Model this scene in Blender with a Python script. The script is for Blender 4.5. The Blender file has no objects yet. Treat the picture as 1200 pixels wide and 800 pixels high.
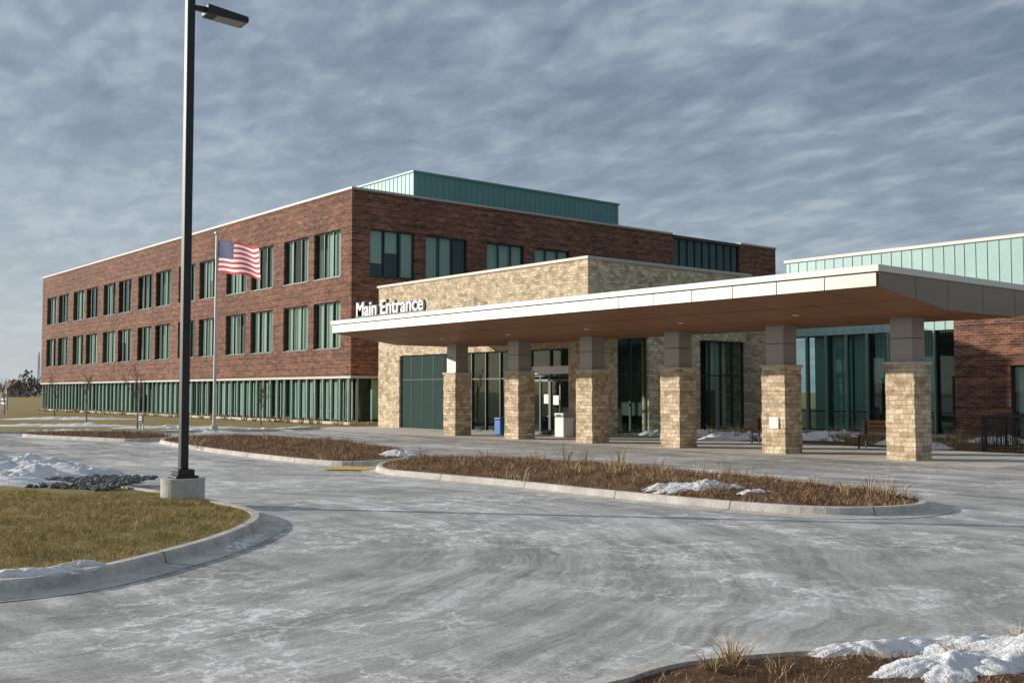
import bpy, bmesh, math, random
import numpy as np
from mathutils import Vector, noise, Matrix
from mathutils.bvhtree import BVHTree
random.seed(7)
A=math.radians(39.56); CA,SA=math.cos(A),math.sin(A)
def W(X,Y): return (CA*X+SA*Y, -SA*X+CA*Y)      # site survey grid -> building grid
col=bpy.context.scene.collection
# ---------------------------------------------------------------- materials
class NT:
    def __init__(s,m): s.t=m.node_tree; s.n=s.t.nodes; s.l=s.t.links
    def a(s,typ,ins=None,**kw):
        nd=s.n.new(typ)
        for k,v in kw.items(): setattr(nd,k,v)
        if ins:
            for k,v in ins.items():
                if isinstance(v,bpy.types.NodeSocket): s.l.new(v,nd.inputs[k])
                else: nd.inputs[k].default_value=v
        return nd
    def math(s,op,a,b=None,c=None,clamp=False):
        ins={0:a}
        if b is not None: ins[1]=b
        if c is not None: ins[2]=c
        return s.a('ShaderNodeMath',ins,operation=op,use_clamp=clamp).outputs[0]
    def ramp(s,f,stops,interp='LINEAR'):
        nd=s.a('ShaderNodeValToRGB',{0:f}); r=nd.color_ramp; r.interpolation=interp
        while len(r.elements)<len(stops): r.elements.new(.5)
        for e,(p,c) in zip(r.elements,stops):
            e.position=p; e.color=(c,c,c,1) if not isinstance(c,tuple) else (*c,1)
        return nd.outputs[0]
    def mix(s,f,a,b,bt='MIX'):
        nd=s.n.new('ShaderNodeMix'); nd.data_type='RGBA'; nd.blend_type=bt
        for i,v in ((0,f),(6,a),(7,b)):
            if isinstance(v,bpy.types.NodeSocket): s.l.new(v,nd.inputs[i])
            else: nd.inputs[i].default_value=(*v,1) if isinstance(v,tuple) and len(v)==3 else v
        return nd.outputs[2]
    def noise(s,vec,scale,detail=4,rough=.55,dist=0):
        return s.a('ShaderNodeTexNoise',{'Vector':vec,'Scale':scale,'Detail':detail,'Roughness':rough,'Distortion':dist}).outputs[0]
    def bump(s,h,strength,dist=.02):
        return s.a('ShaderNodeBump',{'Height':h,'Strength':strength,'Distance':dist}).outputs[0]
def newmat(name):
    m=bpy.data.materials.new(name); m.use_nodes=True
    t=NT(m); b=t.n['Principled BSDF']; co=t.a('ShaderNodeTexCoord').outputs['Object']
    return m,t,b,co
def setb(t,b,**kw):
    for k,v in kw.items():
        k=k.replace('_',' ')
        if isinstance(v,bpy.types.NodeSocket): t.l.new(v,b.inputs[k])
        else: b.inputs[k].default_value=(*v,1) if isinstance(v,tuple) else v
def plain(name,c,rough=.6,metal=0,var=.25,sc=3,bump=0,spec=.5):
    m,t,b,co=newmat(name)
    n=t.noise(co,sc,6)
    n2=t.noise(co,sc*9,3)
    f=t.math('ADD',t.math('MULTIPLY',n,.6),t.math('MULTIPLY',n2,.4))
    c1=tuple(x*(1-var) for x in c); c2=tuple(min(1,x*(1+var)) for x in c)
    setb(t,b,Base_Color=t.mix(t.ramp(f,[(.3,0.),(.7,1.)]),c1,c2),Roughness=rough,Metallic=metal,Specular_IOR_Level=spec)
    if bump: setb(t,b,Normal=t.bump(n2,bump))
    return m
def wallvec(t,co):
    s=t.a('ShaderNodeSeparateXYZ',{0:co}); 
    return t.a('ShaderNodeCombineXYZ',{0:t.math('ADD',s.outputs[0],s.outputs[1]),1:s.outputs[2],2:0.}).outputs[0],s
def m_brick():
    m,t,b,co=newmat('brick_masonry'); v,s=wallvec(t,co)
    br=t.a('ShaderNodeTexBrick',{'Vector':v,'Color1':(.26,.094,.054,1),'Color2':(.078,.033,.025,1),'Mortar':(.27,.21,.17,1),'Scale':1.,'Mortar Size':.011,'Brick Width':.30,'Row Height':.10,'Mortar Smooth':.3,'Bias':-.1})
    wn=t.a('ShaderNodeTexVoronoi',{'Vector':t.a('ShaderNodeMapping',{'Vector':v,'Scale':(1.7,5.,1.)}).outputs[0],'Scale':1.})
    wv=t.a('ShaderNodeSeparateColor',{0:wn.outputs['Color']}).outputs[0]
    n2=t.noise(co,.25,3); n3=t.noise(co,4.,5,.7)
    c=t.mix(1.,br.outputs[0],t.ramp(wv,[(0.,.72),(1.,1.26)]),'MULTIPLY')
    c=t.mix(1.,c,t.ramp(n3,[(.3,.78),(.7,1.2)]),'MULTIPLY')
    c=t.mix(1.,c,t.ramp(n2,[(.3,.87),(.7,1.10)]),'MULTIPLY')
    w=t.math('FRACT',t.math('DIVIDE',s.outputs[2],.40))
    band=t.ramp(w,[(0.,.60),(.14,.60),(.2,1.),(1.,1.)])
    c=t.mix(1.,c,band,'MULTIPLY')
    setb(t,b,Base_Color=c,Roughness=.85,Specular_IOR_Level=.25,Normal=t.bump(br.outputs[1],-.4,.01)); return m
def m_stone():
    m,t,b,co=newmat('ledgestone'); v,s=wallvec(t,co)
    wv=t.a('ShaderNodeTexNoise',{'Vector':v,'Scale':2.2,'Detail':3.}).outputs[1]
    off=t.a('ShaderNodeVectorMath',{0:wv,1:(.5,.5,.5)},operation='SUBTRACT').outputs[0]
    off=t.a('ShaderNodeVectorMath',{0:off,1:(.14,.08,0)},operation='MULTIPLY').outputs[0]
    v2=t.a('ShaderNodeVectorMath',{0:v,1:off},operation='ADD').outputs[0]
    br=t.a('ShaderNodeTexBrick',{'Vector':v2,'Color1':(.76,.66,.49,1),'Color2':(.52,.41,.275,1),'Mortar':(.35,.29,.22,1),'Scale':1.,'Mortar Size':.009,'Brick Width':.27,'Row Height':.125,'Mortar Smooth':.5,'Bias':.1},squash=.62,squash_frequency=3,offset_frequency=2)
    vb=t.a('ShaderNodeTexVoronoi',{'Vector':t.a('ShaderNodeMapping',{'Vector':v,'Scale':(3.2,6.5,1.)}).outputs[0],'Scale':1.})
    sep=t.a('ShaderNodeSeparateColor',{0:vb.outputs['Color']}).outputs[0]
    c=t.mix(1.,br.outputs[0],t.ramp(sep,[(0.,(.72,.67,.60)),(.5,(1.,1.,1.)),(1.,(1.17,1.15,1.12))]),'MULTIPLY')
    n=t.noise(co,9,6,.6)
    c=t.mix(1.,c,t.ramp(n,[(.25,.82),(.75,1.15)]),'MULTIPLY')
    h=t.math('ADD',t.math('MULTIPLY',br.outputs[1],-1.),t.math('ADD',t.math('MULTIPLY',n,.8),t.math('MULTIPLY',sep,.7)))
    setb(t,b,Base_Color=c,Roughness=.9,Specular_IOR_Level=.25,Normal=t.bump(h,.6,.02)); return m
def m_glass(name,tint,base=.07):
    m=bpy.data.materials.new(name); m.use_nodes=True; t=NT(m); t.n.clear()
    co=t.a('ShaderNodeTexCoord').outputs['Object']
    bn=t.bump(t.noise(co,.7,2),.05,.05)
    tr=t.a('ShaderNodeBsdfTransparent',{0:(*tint,1)}); gl=t.a('ShaderNodeBsdfGlossy',{'Color':(.72,.92,.88,1),'Roughness':.02,'Normal':bn})
    fc=t.a('ShaderNodeLayerWeight',{0:.5}).outputs['Facing']
    f=t.math('ADD',t.math('MULTIPLY',t.math('POWER',fc,4.),.75),base,clamp=True)
    mx=t.a('ShaderNodeMixShader',{0:f,1:tr.outputs[0],2:gl.outputs[0]})
    t.a('ShaderNodeOutputMaterial',{0:mx.outputs[0]}); return m
def m_curtain():
    m,t,b,co=newmat('window_curtain'); s=t.a('ShaderNodeSeparateXYZ',{0:co})
    w=t.a('ShaderNodeTexWave',{'Vector':t.a('ShaderNodeCombineXYZ',{0:t.math('ADD',s.outputs[0],s.outputs[1])}).outputs[0],'Scale':2.6,'Distortion':1.5,'Detail':2.}).outputs[1]
    setb(t,b,Base_Color=t.mix(w,(.36,.44,.40),(.62,.70,.63)),Roughness=.9); return m
def m_asphalt():
    m,t,b,co=newmat('salted_asphalt')
    s=t.a('ShaderNodeSeparateXYZ',{0:co}); x,y=s.outputs[0],s.outputs[1]
    big=t.ramp(t.noise(co,.16,7,.65,.3),[(.36,0.),(.66,1.)])
    mid=t.ramp(t.noise(co,1.3,9,.74,.15),[(.35,0.),(.68,1.)])
    gr=t.noise(co,85,3,.7)
    speck=t.ramp(t.noise(co,26,4,.75),[(.42,0.),(.72,1.)])
    dx=t.math('SUBTRACT',x,2.25); dy=t.math('SUBTRACT',y,13.7)
    wob=t.math('MULTIPLY',t.math('SUBTRACT',t.noise(co,.35,3),.5),1.1)
    r=t.math('ADD',t.math('SQRT',t.math('ADD',t.math('MULTIPLY',dx,dx),t.math('MULTIPLY',dy,dy))),wob)
    ang=t.math('ARCTAN2',dy,dx)
    rv=t.a('ShaderNodeCombineXYZ',{0:t.math('MULTIPLY',r,1.7),1:t.math('MULTIPLY',ang,1.1),2:0.}).outputs[0]
    trk=t.ramp(t.noise(rv,1.,8,.7,.1),[(.43,0.),(.56,1.)])
    rv2=t.a('ShaderNodeCombineXYZ',{0:t.math('MULTIPLY',r,15.),1:t.math('MULTIPLY',ang,3.),2:0.}).outputs[0]
    trf=t.ramp(t.noise(rv2,1.,5,.7),[(.40,0.),(.60,1.)])
    mk_=t.math('MULTIPLY',t.a('ShaderNodeMapRange',{0:r,1:4.,2:6.,3:0.,4:1.}).outputs[0],t.a('ShaderNodeMapRange',{0:r,1:9.5,2:16.,3:1.,4:0.}).outputs[0])
    sv=t.a('ShaderNodeCombineXYZ',{0:t.math('MULTIPLY',t.math('ADD',x,wob),1.5),1:t.math('MULTIPLY',y,.16),2:0.}).outputs[0]
    st=t.ramp(t.noise(sv,1.,8,.72,.1),[(.42,0.),(.58,1.)])
    imk=t.math('SUBTRACT',1.,mk_)
    tracks=t.math('ADD',t.math('MULTIPLY',mk_,t.math('ADD',t.math('MULTIPLY',trk,.62),t.math('MULTIPLY',trf,.38))),t.math('MULTIPLY',imk,t.math('MULTIPLY',st,.85)))
    nv=t.a('ShaderNodeTexNoise',{'Vector':co,'Scale':1.6,'Detail':8.,'Roughness':.7}).outputs[1]
    ov=t.a('ShaderNodeVectorMath',{0:t.a('ShaderNodeVectorMath',{0:nv,1:(.5,.5,.5)},operation='SUBTRACT').outputs[0],1:(1.5,1.5,0)},operation='MULTIPLY').outputs[0]
    pv=t.a('ShaderNodeVectorMath',{0:co,1:ov},operation='ADD').outputs[0]
    vo=t.a('ShaderNodeTexVoronoi',{'Vector':pv,'Scale':1.9},feature='DISTANCE_TO_EDGE').outputs[0]
    line=t.ramp(vo,[(0.,1.),(.03,.8),(.07,0.)])
    lm=t.ramp(t.noise(co,.4,5,.6),[(.45,0.),(.56,1.)])
    lm2=t.ramp(t.noise(co,7,4,.7),[(.38,.25),(.56,1.)])
    line=t.math('MULTIPLY',t.math('MULTIPLY',line,lm),lm2)
    bl=t.ramp(t.noise(co,.55,10,.78,.2),[(.50,0.),(.545,1.)])
    f=t.math('ADD',t.math('MULTIPLY',big,.13),t.math('MULTIPLY',mid,.19))
    f=t.math('ADD',f,t.math('MULTIPLY',tracks,.30))
    f=t.math('ADD',f,t.math('MULTIPLY',bl,.12))
    f=t.math('ADD',f,t.math('MULTIPLY',line,.38))
    f=t.math('ADD',f,t.math('MULTIPLY',speck,.18))
    f=t.math('ADD',f,t.math('MULTIPLY',t.math('SUBTRACT',gr,.5),.7),clamp=True)
    c=t.ramp(f,[(.06,(.19,.187,.184)),(.40,(.42,.413,.403)),(.85,(.86,.85,.835))])
    setb(t,b,Base_Color=c,Roughness=.95,Specular_IOR_Level=.12,Normal=t.bump(t.math('ADD',gr,t.math('MULTIPLY',mid,.6)),.3,.01)); return m
def m_lawn(name,c1,c2,c3,sc=1.):
    m,t,b,co=newmat(name)
    n=t.noise(co,.25*sc,6,.65); n2=t.noise(co,9*sc,5,.7); n3=t.noise(co,60*sc,3,.7)
    c=t.mix(t.ramp(n,[(.35,0.),(.65,1.)]),c1,c2)
    c=t.mix(t.ramp(n2,[(.45,0.),(.7,.8)]),c,c3)
    c=t.mix(1.,c,t.ramp(n3,[(.3,.6),(.7,1.3)]),'MULTIPLY')
    setb(t,b,Base_Color=c,Roughness=.95,Specular_IOR_Level=.1,Normal=t.bump(t.math('ADD',n2,n3),.8,.05)); return m
def m_blades(name,cs,sc=2.):
    m,t,b,co=newmat(name)
    w=t.a('ShaderNodeTexWhiteNoise',{'Vector':t.a('ShaderNodeVectorMath',{0:co,1:(.07,.07,9.)},operation='SNAP').outputs[0]}).outputs[0]
    n=t.noise(co,sc,4,.6)
    f=t.math('ADD',t.math('MULTIPLY',w,.45),t.math('MULTIPLY',n,.6))
    setb(t,b,Base_Color=t.ramp(f,[(.2,cs[0]),(.5,cs[1]),(.8,cs[2])]),Roughness=.8,Specular_IOR_Level=.2); return m
def m_snow():
    m,t,b,co=newmat('old_snow')
    n=t.noise(co,1.7,8,.7); n2=t.noise(co,30,4,.7)
    c=t.mix(t.ramp(n,[(.52,0.),(.76,.65)]),(.88,.89,.91),(.52,.47,.40))
    c=t.mix(t.ramp(n2,[(.61,0.),(.70,.7)]),c,(.27,.22,.17))
    setb(t,b,Base_Color=c,Roughness=.7,Specular_IOR_Level=.2,Normal=t.bump(t.math('ADD',n,t.math('MULTIPLY',n2,.6)),.9,.06)); return m
BRICK=m_brick(); STONE=m_stone(); GLASS=m_glass('window_glass',(.74,.86,.82)); GLASSD=m_glass('dark_glass',(.50,.70,.67))
CURT=m_curtain(); ASPH=m_asphalt()
LAWN=m_lawn('dormant_lawn',(.40,.31,.14),(.29,.25,.10),(.48,.38,.20))
MULCH=m_lawn('bark_mulch',(.14,.078,.045),(.22,.14,.085),(.30,.21,.13),2.)
BLG=m_blades('dormant_grass_blades',[(.14,.145,.045),(.41,.31,.11),(.66,.51,.25)])
BLB=m_blades('dry_stems',[(.13,.065,.035),(.29,.165,.09),(.46,.32,.19)])
BLT=m_blades('tall_dry_grass',[(.25,.16,.08),(.42,.30,.17),(.58,.46,.29)])
SNOW=m_snow()
CONC=plain('concrete',(.56,.54,.50),.9,0,.25,1.5,.25); KERB=plain('kerb_concrete',(.50,.47,.43),.9,0,.35,2.5,.3)
COPING=plain('metal_coping',(.45,.43,.39),.55,.1,.08)
BANDM=plain('light_metal_band',(.66,.64,.59),.5,.1,.05,.8)
FASC=plain('silver_metal_panel',(.46,.43,.38),.42,.4,.09,.8); FASCD=plain('panel_joint',(.08,.075,.07),.7)
SOFF=plain('copper_brown_soffit',(.27,.115,.050),.5,0,.12,.7,0,.2)
COLM=plain('grey_metal_cladding',(.36,.345,.32),.45,.35,.08,1)
ENDM=plain('bronze_grey_panel',(.22,.18,.15),.45,.35,.08,1)
TEAL=plain('teal_metal_panel',(.12,.27,.265),.5,.1,.10,.6); TEALL=plain('pale_teal_metal_panel',(.34,.50,.48),.45,.1,.10,.6)
GREEN=plain('green_metal_panel',(.022,.052,.047),.75,0,.12,3,0,.12)
FRAME=plain('dark_bronze_frame',(.045,.058,.055),.45,.4,.1); FRAMEL=plain('aluminium_fin',(.30,.39,.35),.4,.3,.08)
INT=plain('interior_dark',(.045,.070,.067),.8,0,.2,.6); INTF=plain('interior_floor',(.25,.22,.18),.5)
ROOF=plain('roof_membrane',(.35,.35,.34),.9); BLACK=plain('black_paint',(.018,.02,.022),.45,0,.15)
WHITE=plain('white_paint',(.78,.78,.76),.5,0,.06); STEEL=plain('brushed_steel',(.55,.56,.57),.35,.7,.08)
YEL=plain('yellow_tactile',(.62,.42,.06),.8,0,.2,5); BLUE=plain('blue_plastic',(.02,.16,.48),.4,0,.1)
RED=plain('flag_red',(.62,.03,.04),.8,0,.1); NAVY=plain('flag_blue',(.025,.04,.17),.8,0,.1); FWH=plain('flag_white',(.86,.85,.83),.8,0,.04)
BARK=plain('bare_bark',(.16,.12,.09),.9,0,.3,8); ROCK=plain('dark_river_rock',(.12,.122,.125),.85,0,.5,4,.3)
TWIG=plain('distant_twigs',(.13,.105,.09),.95,0,.4,.05)
SLAT=plain('painted_door_metal',(.10,.105,.10),.45,.3,.1)
WOOD=plain('bench_wood',(.34,.19,.09),.7,0,.25,6)
# ---------------------------------------------------------------- helpers
def empty(name,loc=(0,0,0)):
    e=bpy.data.objects.new(name,None); e.location=loc; e.empty_display_size=.5; col.objects.link(e); return e
def mk(name,verts,faces,mat,parent=None,smooth=False,mats=None,idx=None):
    me=bpy.data.meshes.new(name); me.from_pydata(verts,[],faces)
    for mm in (mats or [mat]): me.materials.append(mm)
    if idx is not None: me.polygons.foreach_set('material_index',idx)
    if smooth: me.polygons.foreach_set('use_smooth',[True]*len(me.polygons))
    me.update(); o=bpy.data.objects.new(name,me); col.objects.link(o)
    if parent: 
        o.parent=parent; o.location=-Vector(parent.location)
    return o
def boxes(name,bs,mat,parent=None,bevel=0):
    V=[];F=[]
    for (x0,y0,z0,x1,y1,z1) in bs:
        x0,x1=min(x0,x1),max(x0,x1); y0,y1=min(y0,y1),max(y0,y1); z0,z1=min(z0,z1),max(z0,z1)
        n=len(V); V+=[(x0,y0,z0),(x1,y0,z0),(x1,y1,z0),(x0,y1,z0),(x0,y0,z1),(x1,y0,z1),(x1,y1,z1),(x0,y1,z1)]
        F+=[tuple(n+i for i in f) for f in ((0,3,2,1),(4,5,6,7),(0,1,5,4),(1,2,6,5),(2,3,7,6),(3,0,4,7))]
    o=mk(name,V,F,mat,parent)
    if bevel:
        b=o.modifiers.new('bevel','BEVEL'); b.width=bevel; b.segments=2; b.limit_method='ANGLE'
    return o
def panes(name,ps,mat,parent):
    V=[];F=[]
    for ax,p,a,b,z0,z1 in ps:
        n=len(V)
        V+=[(p,a,z0),(p,b,z0),(p,b,z1),(p,a,z1)] if ax=='y' else [(a,p,z0),(b,p,z0),(b,p,z1),(a,p,z1)]
        F.append((n,n+1,n+2,n+3))
    return mk(name,V,F,mat,parent)
def cyl(name,p0,p1,r0,r1,mat,parent=None,n=16):
    p0,p1=Vector(p0),Vector(p1); d=(p1-p0).normalized(); a=d.orthogonal().normalized(); b=d.cross(a)
    V=[];F=[]
    for p,r in ((p0,r0),(p1,r1)):
        for i in range(n):
            w=2*math.pi*i/n; V.append(tuple(p+(a*math.cos(w)+b*math.sin(w))*r))
    for i in range(n): F.append((i,(i+1)%n,n+(i+1)%n,n+i))
    F.append(tuple(range(n))[::-1]); F.append(tuple(range(n,2*n)))
    return mk(name,V,F,mat,parent)
def wall(name,axis,p0,p1,a0,a1,z0,z1,ops,mat,parent):
    zc=sorted({z0,z1,*[c for o in ops for c in (o[2],o[3]) if z0<c<z1]})
    bs=[]
    for za,zb in zip(zc,zc[1:]):
        zm=(za+zb)/2; cur=a0
        row=sorted([o for o in ops if o[2]<zm<o[3]])
        for o in row:
            if o[0]>cur: bs.append((cur,o[0],za,zb))
            cur=max(cur,o[1])
        if cur<a1: bs.append((cur,a1,za,zb))
    out=[((p0,a,za,p1,b,zb) if axis=='y' else (a,p0,za,b,p1,zb)) for a,b,za,zb in bs]
    return boxes(name,out,mat,parent)
class Win:
    def __init__(s): s.fr=[];s.gl=[];s.cu=[]
    def bx(s,axis,lst,p0,p1,a,b,z0,z1): lst.append((p0,a,z0,p1,b,z1) if axis=='y' else (a,p0,z0,b,p1,z1))
    def add(s,axis,p,a0,a1,z0,z1,n,fw=.06,d=.1,trans=[],cur=.6,curd=.35,full=.75):
        s.bx(axis,s.fr,p,p+d,a0,a0+fw,z0,z1); s.bx(axis,s.fr,p,p+d,a1-fw,a1,z0,z1)
        s.bx(axis,s.fr,p,p+d,a0+fw,a1-fw,z0,z0+fw); s.bx(axis,s.fr,p,p+d,a0+fw,a1-fw,z1-fw,z1)
        w=(a1-a0)/n
        for i in range(1,n):
            s.bx(axis,s.fr,p-.02,p+d-.01,a0+i*w-fw/2,a0+i*w+fw/2,z0+fw,z1-fw)
        for zt in trans: s.bx(axis,s.fr,p+.006,p+d-.006,a0+fw,a1-fw,zt-.03,zt+.03)
        s.gl.append((axis,p+d*.6,a0+fw*.5,a1-fw*.5,z0+fw*.5,z1-fw*.5))
        for i in range(n):
            if random.random()<cur:
                zb=z0+.02 if random.random()<full else z0+(z1-z0)*random.uniform(.2,.6)
                k=random.uniform(.02,.35)*w if random.random()<.6 else 0
                s.bx(axis,s.cu,p+curd,p+curd+.02,a0+i*w+k,a0+(i+1)*w-random.uniform(0.01,.12)*w,zb,z1)
    def done(s,parent,gl=None,fr=None):
        if s.fr: boxes('window_frames',s.fr,fr or FRAME,parent)
        if s.gl: panes('window_glass_panes',s.gl,gl or GLASS,parent)
        if s.cu: boxes('window_curtains',s.cu,CURT,parent)
# ---------------------------------------------------------------- main brick building
B=empty('brick_hospital_building')
U0,V0,U1,V1=30.2,50.8,69.6,111.5
opsL=[];
for k in range(7):
    a=52.0+8.47*k
    for o in (0,3.85):
        for z in ((4.36,7.07),(8.5,11.2)): opsL.append((a+o,a+o+3.15,*z))
wall('brick_wall_west','y',U0,U0+.35,V0,V1,2.75,13.35,opsL,BRICK,B)
opsR=[(u,u+3.1,z0,z1) for u in (31.4,35.3,39.9,43.9) for z0,z1 in ((8.5,11.2),)]
opsR+=[(57.3,65.,10.6,13.352)]
wall('brick_wall_south','x',V0,V0+.35,U0+.35,U1,2.75,13.35,opsR,BRICK,B)
w=Win()
for (a,b,z0,z1) in opsL: w.add('y',U0+.13,a,b,z0,z1,3,cur=.78,curd=.2,full=.92)
for (a,b,z0,z1) in opsR[:4]: w.add('x',V0+.13,a,b,z0,z1,3,cur=.9,curd=.2,full=.9)
w.add('x',V0+.12,57.3,65.,10.6,13.15,9,cur=.0)
w.done(B)
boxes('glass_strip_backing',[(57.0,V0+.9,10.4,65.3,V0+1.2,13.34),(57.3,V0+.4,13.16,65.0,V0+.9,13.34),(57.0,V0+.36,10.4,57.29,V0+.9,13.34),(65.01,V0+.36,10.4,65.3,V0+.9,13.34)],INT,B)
boxes('window_sills',[(U0-.04,a-.02,z0-.07,U0+.12,b+.02,z0) for a,b,z0,z1 in opsL]+[(a-.02,V0-.04,z0-.07,b+.02,V0+.12,z0) for a,b,z0,z1 in opsR[:4]],FRAME,B)
boxes('glass_strip_transom_coping',[(57.2,V0-.05,13.15,65.1,V0+.39,13.36)],FRAME,B)
boxes('roof_coping',[(U0-.06,V0-.06,13.35,U0+.5,V1+.06,13.48),(U0+.5,V0-.06,13.35,57.2,V0+.5,13.48),(65.1,V0-.06,13.35,U1+.06,V0+.5,13.48)],COPING,B)
w=Win(); 
n=62; st=(V1-.4-V0-.4)/n
w.add('y',U0+.2,V0+.4,V1-.4,.25,2.62,n,cur=.85,curd=.22,fw=.05,full=.97)
w.add('x',V0+.2,U0+.5,U1-.4,.25,2.62,40,cur=.7,curd=.22,fw=.05,full=.95)
w.done(B)
boxes('glazing_fins',[(U0+.06,V0+.4+i*st-.03,.15,U0+.175,V0+.4+i*st+.03,2.62) for i in range(n+1)]+[(U0+.5+i*.96-.03,V0+.06,.15,U0+.5+i*.96+.03,V0+.175,2.62) for i in range(40)],FRAMEL,B)
boxes('base_plinth',[(U0+.05,V0+.05,0,U0+.5,V1-.1,.15),(U0+.5,V0+.05,0,U1,V0+.5,.15)],CONC,B)
boxes('belt_course',[(U0-.05,V0-.05,2.62,U0+.36,V1+.02,2.75),(U0+.36,V0-.05,2.62,U1,V0+.36,2.75)],COPING,B)
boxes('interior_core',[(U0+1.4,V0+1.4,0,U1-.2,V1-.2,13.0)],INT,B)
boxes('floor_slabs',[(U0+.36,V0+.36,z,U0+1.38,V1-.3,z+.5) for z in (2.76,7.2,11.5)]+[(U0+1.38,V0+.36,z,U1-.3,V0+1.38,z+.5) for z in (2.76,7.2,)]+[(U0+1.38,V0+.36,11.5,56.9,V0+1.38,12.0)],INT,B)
boxes('end_walls',[(U0+.35,V1-.35,2.75,U1,V1,13.35),(U1-.35,V0+.35,0,U1,V1-.35,13.35),(U0+.5,V1-.4,0,U1-.35,V1-.02,2.62)],BRICK,B)
boxes('flat_roof',[(U0+.36,V0+.36,12.98,56.9,V1-.36,13.1),(56.9,V0+2,12.98,U1-.36,V1-.36,13.1)],ROOF,B)
boxes('penthouse',[(37.9,56,13.1,56.9,66,16.2)],TEAL,B)
boxes('penthouse_ribs',[(37.9+.48*i-.015,55.975,13.1,37.9+.48*i+.015,56,16.2) for i in range(1,40)]+[(37.875,56+.48*i-.015,13.1,37.9,56+.48*i+.015,16.2) for i in range(1,21)],TEAL,B)
boxes('penthouse_coping',[(37.82,55.92,16.2,56.98,66.08,16.33)],TEAL,B)
# ---------------------------------------------------------------- stone entrance block
S=empty('stone_entrance_block')
SU,SV,SU1,SV1,SZ=29.5,30.8,40.2,46.8,7.33
opW=[(32.0,41.0,0,3.7),(41.0,44.8,0,3.7)]
wall('stone_wall_west','y',SU,SU+.4,SV,SV1,0,SZ,opW,STONE,S)
opS=[(31.2,33.1,.12,4.2),(36.5,39.8,.12,4.2)]
wall('stone_wall_south','x',SV,SV+.4,SU+.4,SU1,0,SZ,opS,STONE,S)
boxes('stone_wall_back',[(SU+.4,SV1-.4,0,SU1,SV1,SZ),(SU1-.4,SV+.4,0,SU1,SV1-.4,SZ),(33,46.8,0,40,50.75,5.0)],STONE,S)
boxes('block_coping',[(SU-.07,SV-.07,SZ,SU+.5,SV1+.07,SZ+.12),(SU+.5,SV-.07,SZ,SU1+.07,SV+.5,SZ+.12),(SU+.5,SV1-.45,SZ,SU1+.07,SV1+.07,SZ+.12)],COPING,S)
boxes('block_roof',[(SU+.4,SV+.4,6.9,SU1-.4,SV1-.4,7.1)],ROOF,S)
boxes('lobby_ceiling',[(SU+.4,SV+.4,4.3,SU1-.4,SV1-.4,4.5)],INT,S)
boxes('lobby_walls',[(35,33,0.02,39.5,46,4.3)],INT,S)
boxes('reception_desk',[(33.6,33.5,.03,34.2,37.5,1.1)],COLM,S)
boxes('lobby_floor',[(SU+.02,SV+.42,.012,SU1-.42,SV1-.42,.03)],INTF,S)
boxes('green_metal_panel',[(SU+.12,41.0,0.03,SU+.3,44.8,3.7)],GREEN,S)
boxes('green_panel_joints',[(SU+.10,a,0.03,SU+.12,a+.03,3.7) for a in (41.9,42.85,43.8)]+[(SU+.10,41.0,z,SU+.119,44.8,z+.03) for z in (2.45,)],FRAME,S)
w=Win()
w.add('y',SU+.15,34.6,41.0,.03,3.7,6,trans=[2.45],cur=0)
w.add('y',SU+.15,32.0,34.6,2.5,3.7,2,cur=0)
w.add('x',SV+.15,31.2,33.1,.12,4.2,2,trans=[2.6],cur=.3)
w.add('x',SV+.15,36.5,39.8,.12,4.2,4,trans=[2.6],cur=.3)
w.done(S,GLASS)
boxes('door_frames',[(SU+.1,a,0.03,SU+.2,a+.06,2.5) for a in (32.0,32.62,33.25,33.32,33.9,34.53)]+[(SU+.1,32.07,z,SU+.199,34.53,z+.1) for z in (.032,2.3)],SLAT,S)
panes('door_glass',[('y',SU+.145,32.07,34.53,.14,2.3)],GLASS,S)
boxes('door_sign',[(SU+.06,32.05,2.62,SU+.12,34.4,2.95)],WHITE,S)
boxes('door_notices',[(SU+.125,33.4,1.35,SU+.132,33.7,1.75),(SU+.125,32.75,1.3,SU+.132,33.1,1.7)],WHITE,S)
# ---------------------------------------------------------------- east wing
E=empty('teal_and_brick_wing')
EU=40.0
boxes('stone_pier',[(EU,28.6,0,EU+.5,30.78,4.6)],STONE,E)
boxes('pier_coping',[(EU-.05,28.61,4.6,EU+.55,30.77,4.7)],COPING,E)
w=Win(); w.add('y',EU+.12,20.5,28.59,.15,4.35,8,cur=.7,curd=.35,trans=[1.0],full=.7); w.done(E,GLASSD)
st2=8.09/8
boxes('curtain_wall_fins',[(EU-.06,20.5+i*st2-.025,.15,EU+.098,20.5+i*st2+.025,4.34) for i in range(1,8)],FRAMEL,E)
boxes('curtain_wall_plinth',[(EU+.03,20.5,0,EU+.4,28.59,.15)],CONC,E)
boxes('teal_cladding',[(EU,-12,5.0,EU+.4,20.5,7.74),(EU,20.5,4.35,EU+.4,28.59,7.74),(EU+.4,28.3,4.71,EU+14,28.59,7.74)],TEALL,E)
boxes('teal_cladding_ribs',[(EU-.022,-12+.46*i-.012,5.02,EU,-12+.46*i+.012,7.74) for i in range(71)]+[(EU-.022,20.6+.46*i-.012,4.36,EU,20.6+.46*i+.012,7.74) for i in range(18)],TEALL,E)
boxes('teal_coping',[(EU-.08,-12,7.74,EU+.5,28.68,7.87)],BANDM,E)
wall('brick_wall','y',EU-.4,EU-.02,-12,20.48,0,5.0,[(15.,18.3,.1,2.85),(10,13,.1,2.85)],BRICK,E)
boxes('brick_return',[(EU-.02,20.1,0,EU+.4,20.48,4.34)],BRICK,E)
boxes('brick_coping',[(EU-.46,-12,5.0,EU-.001,20.52,5.1)],COPING,E)
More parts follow.
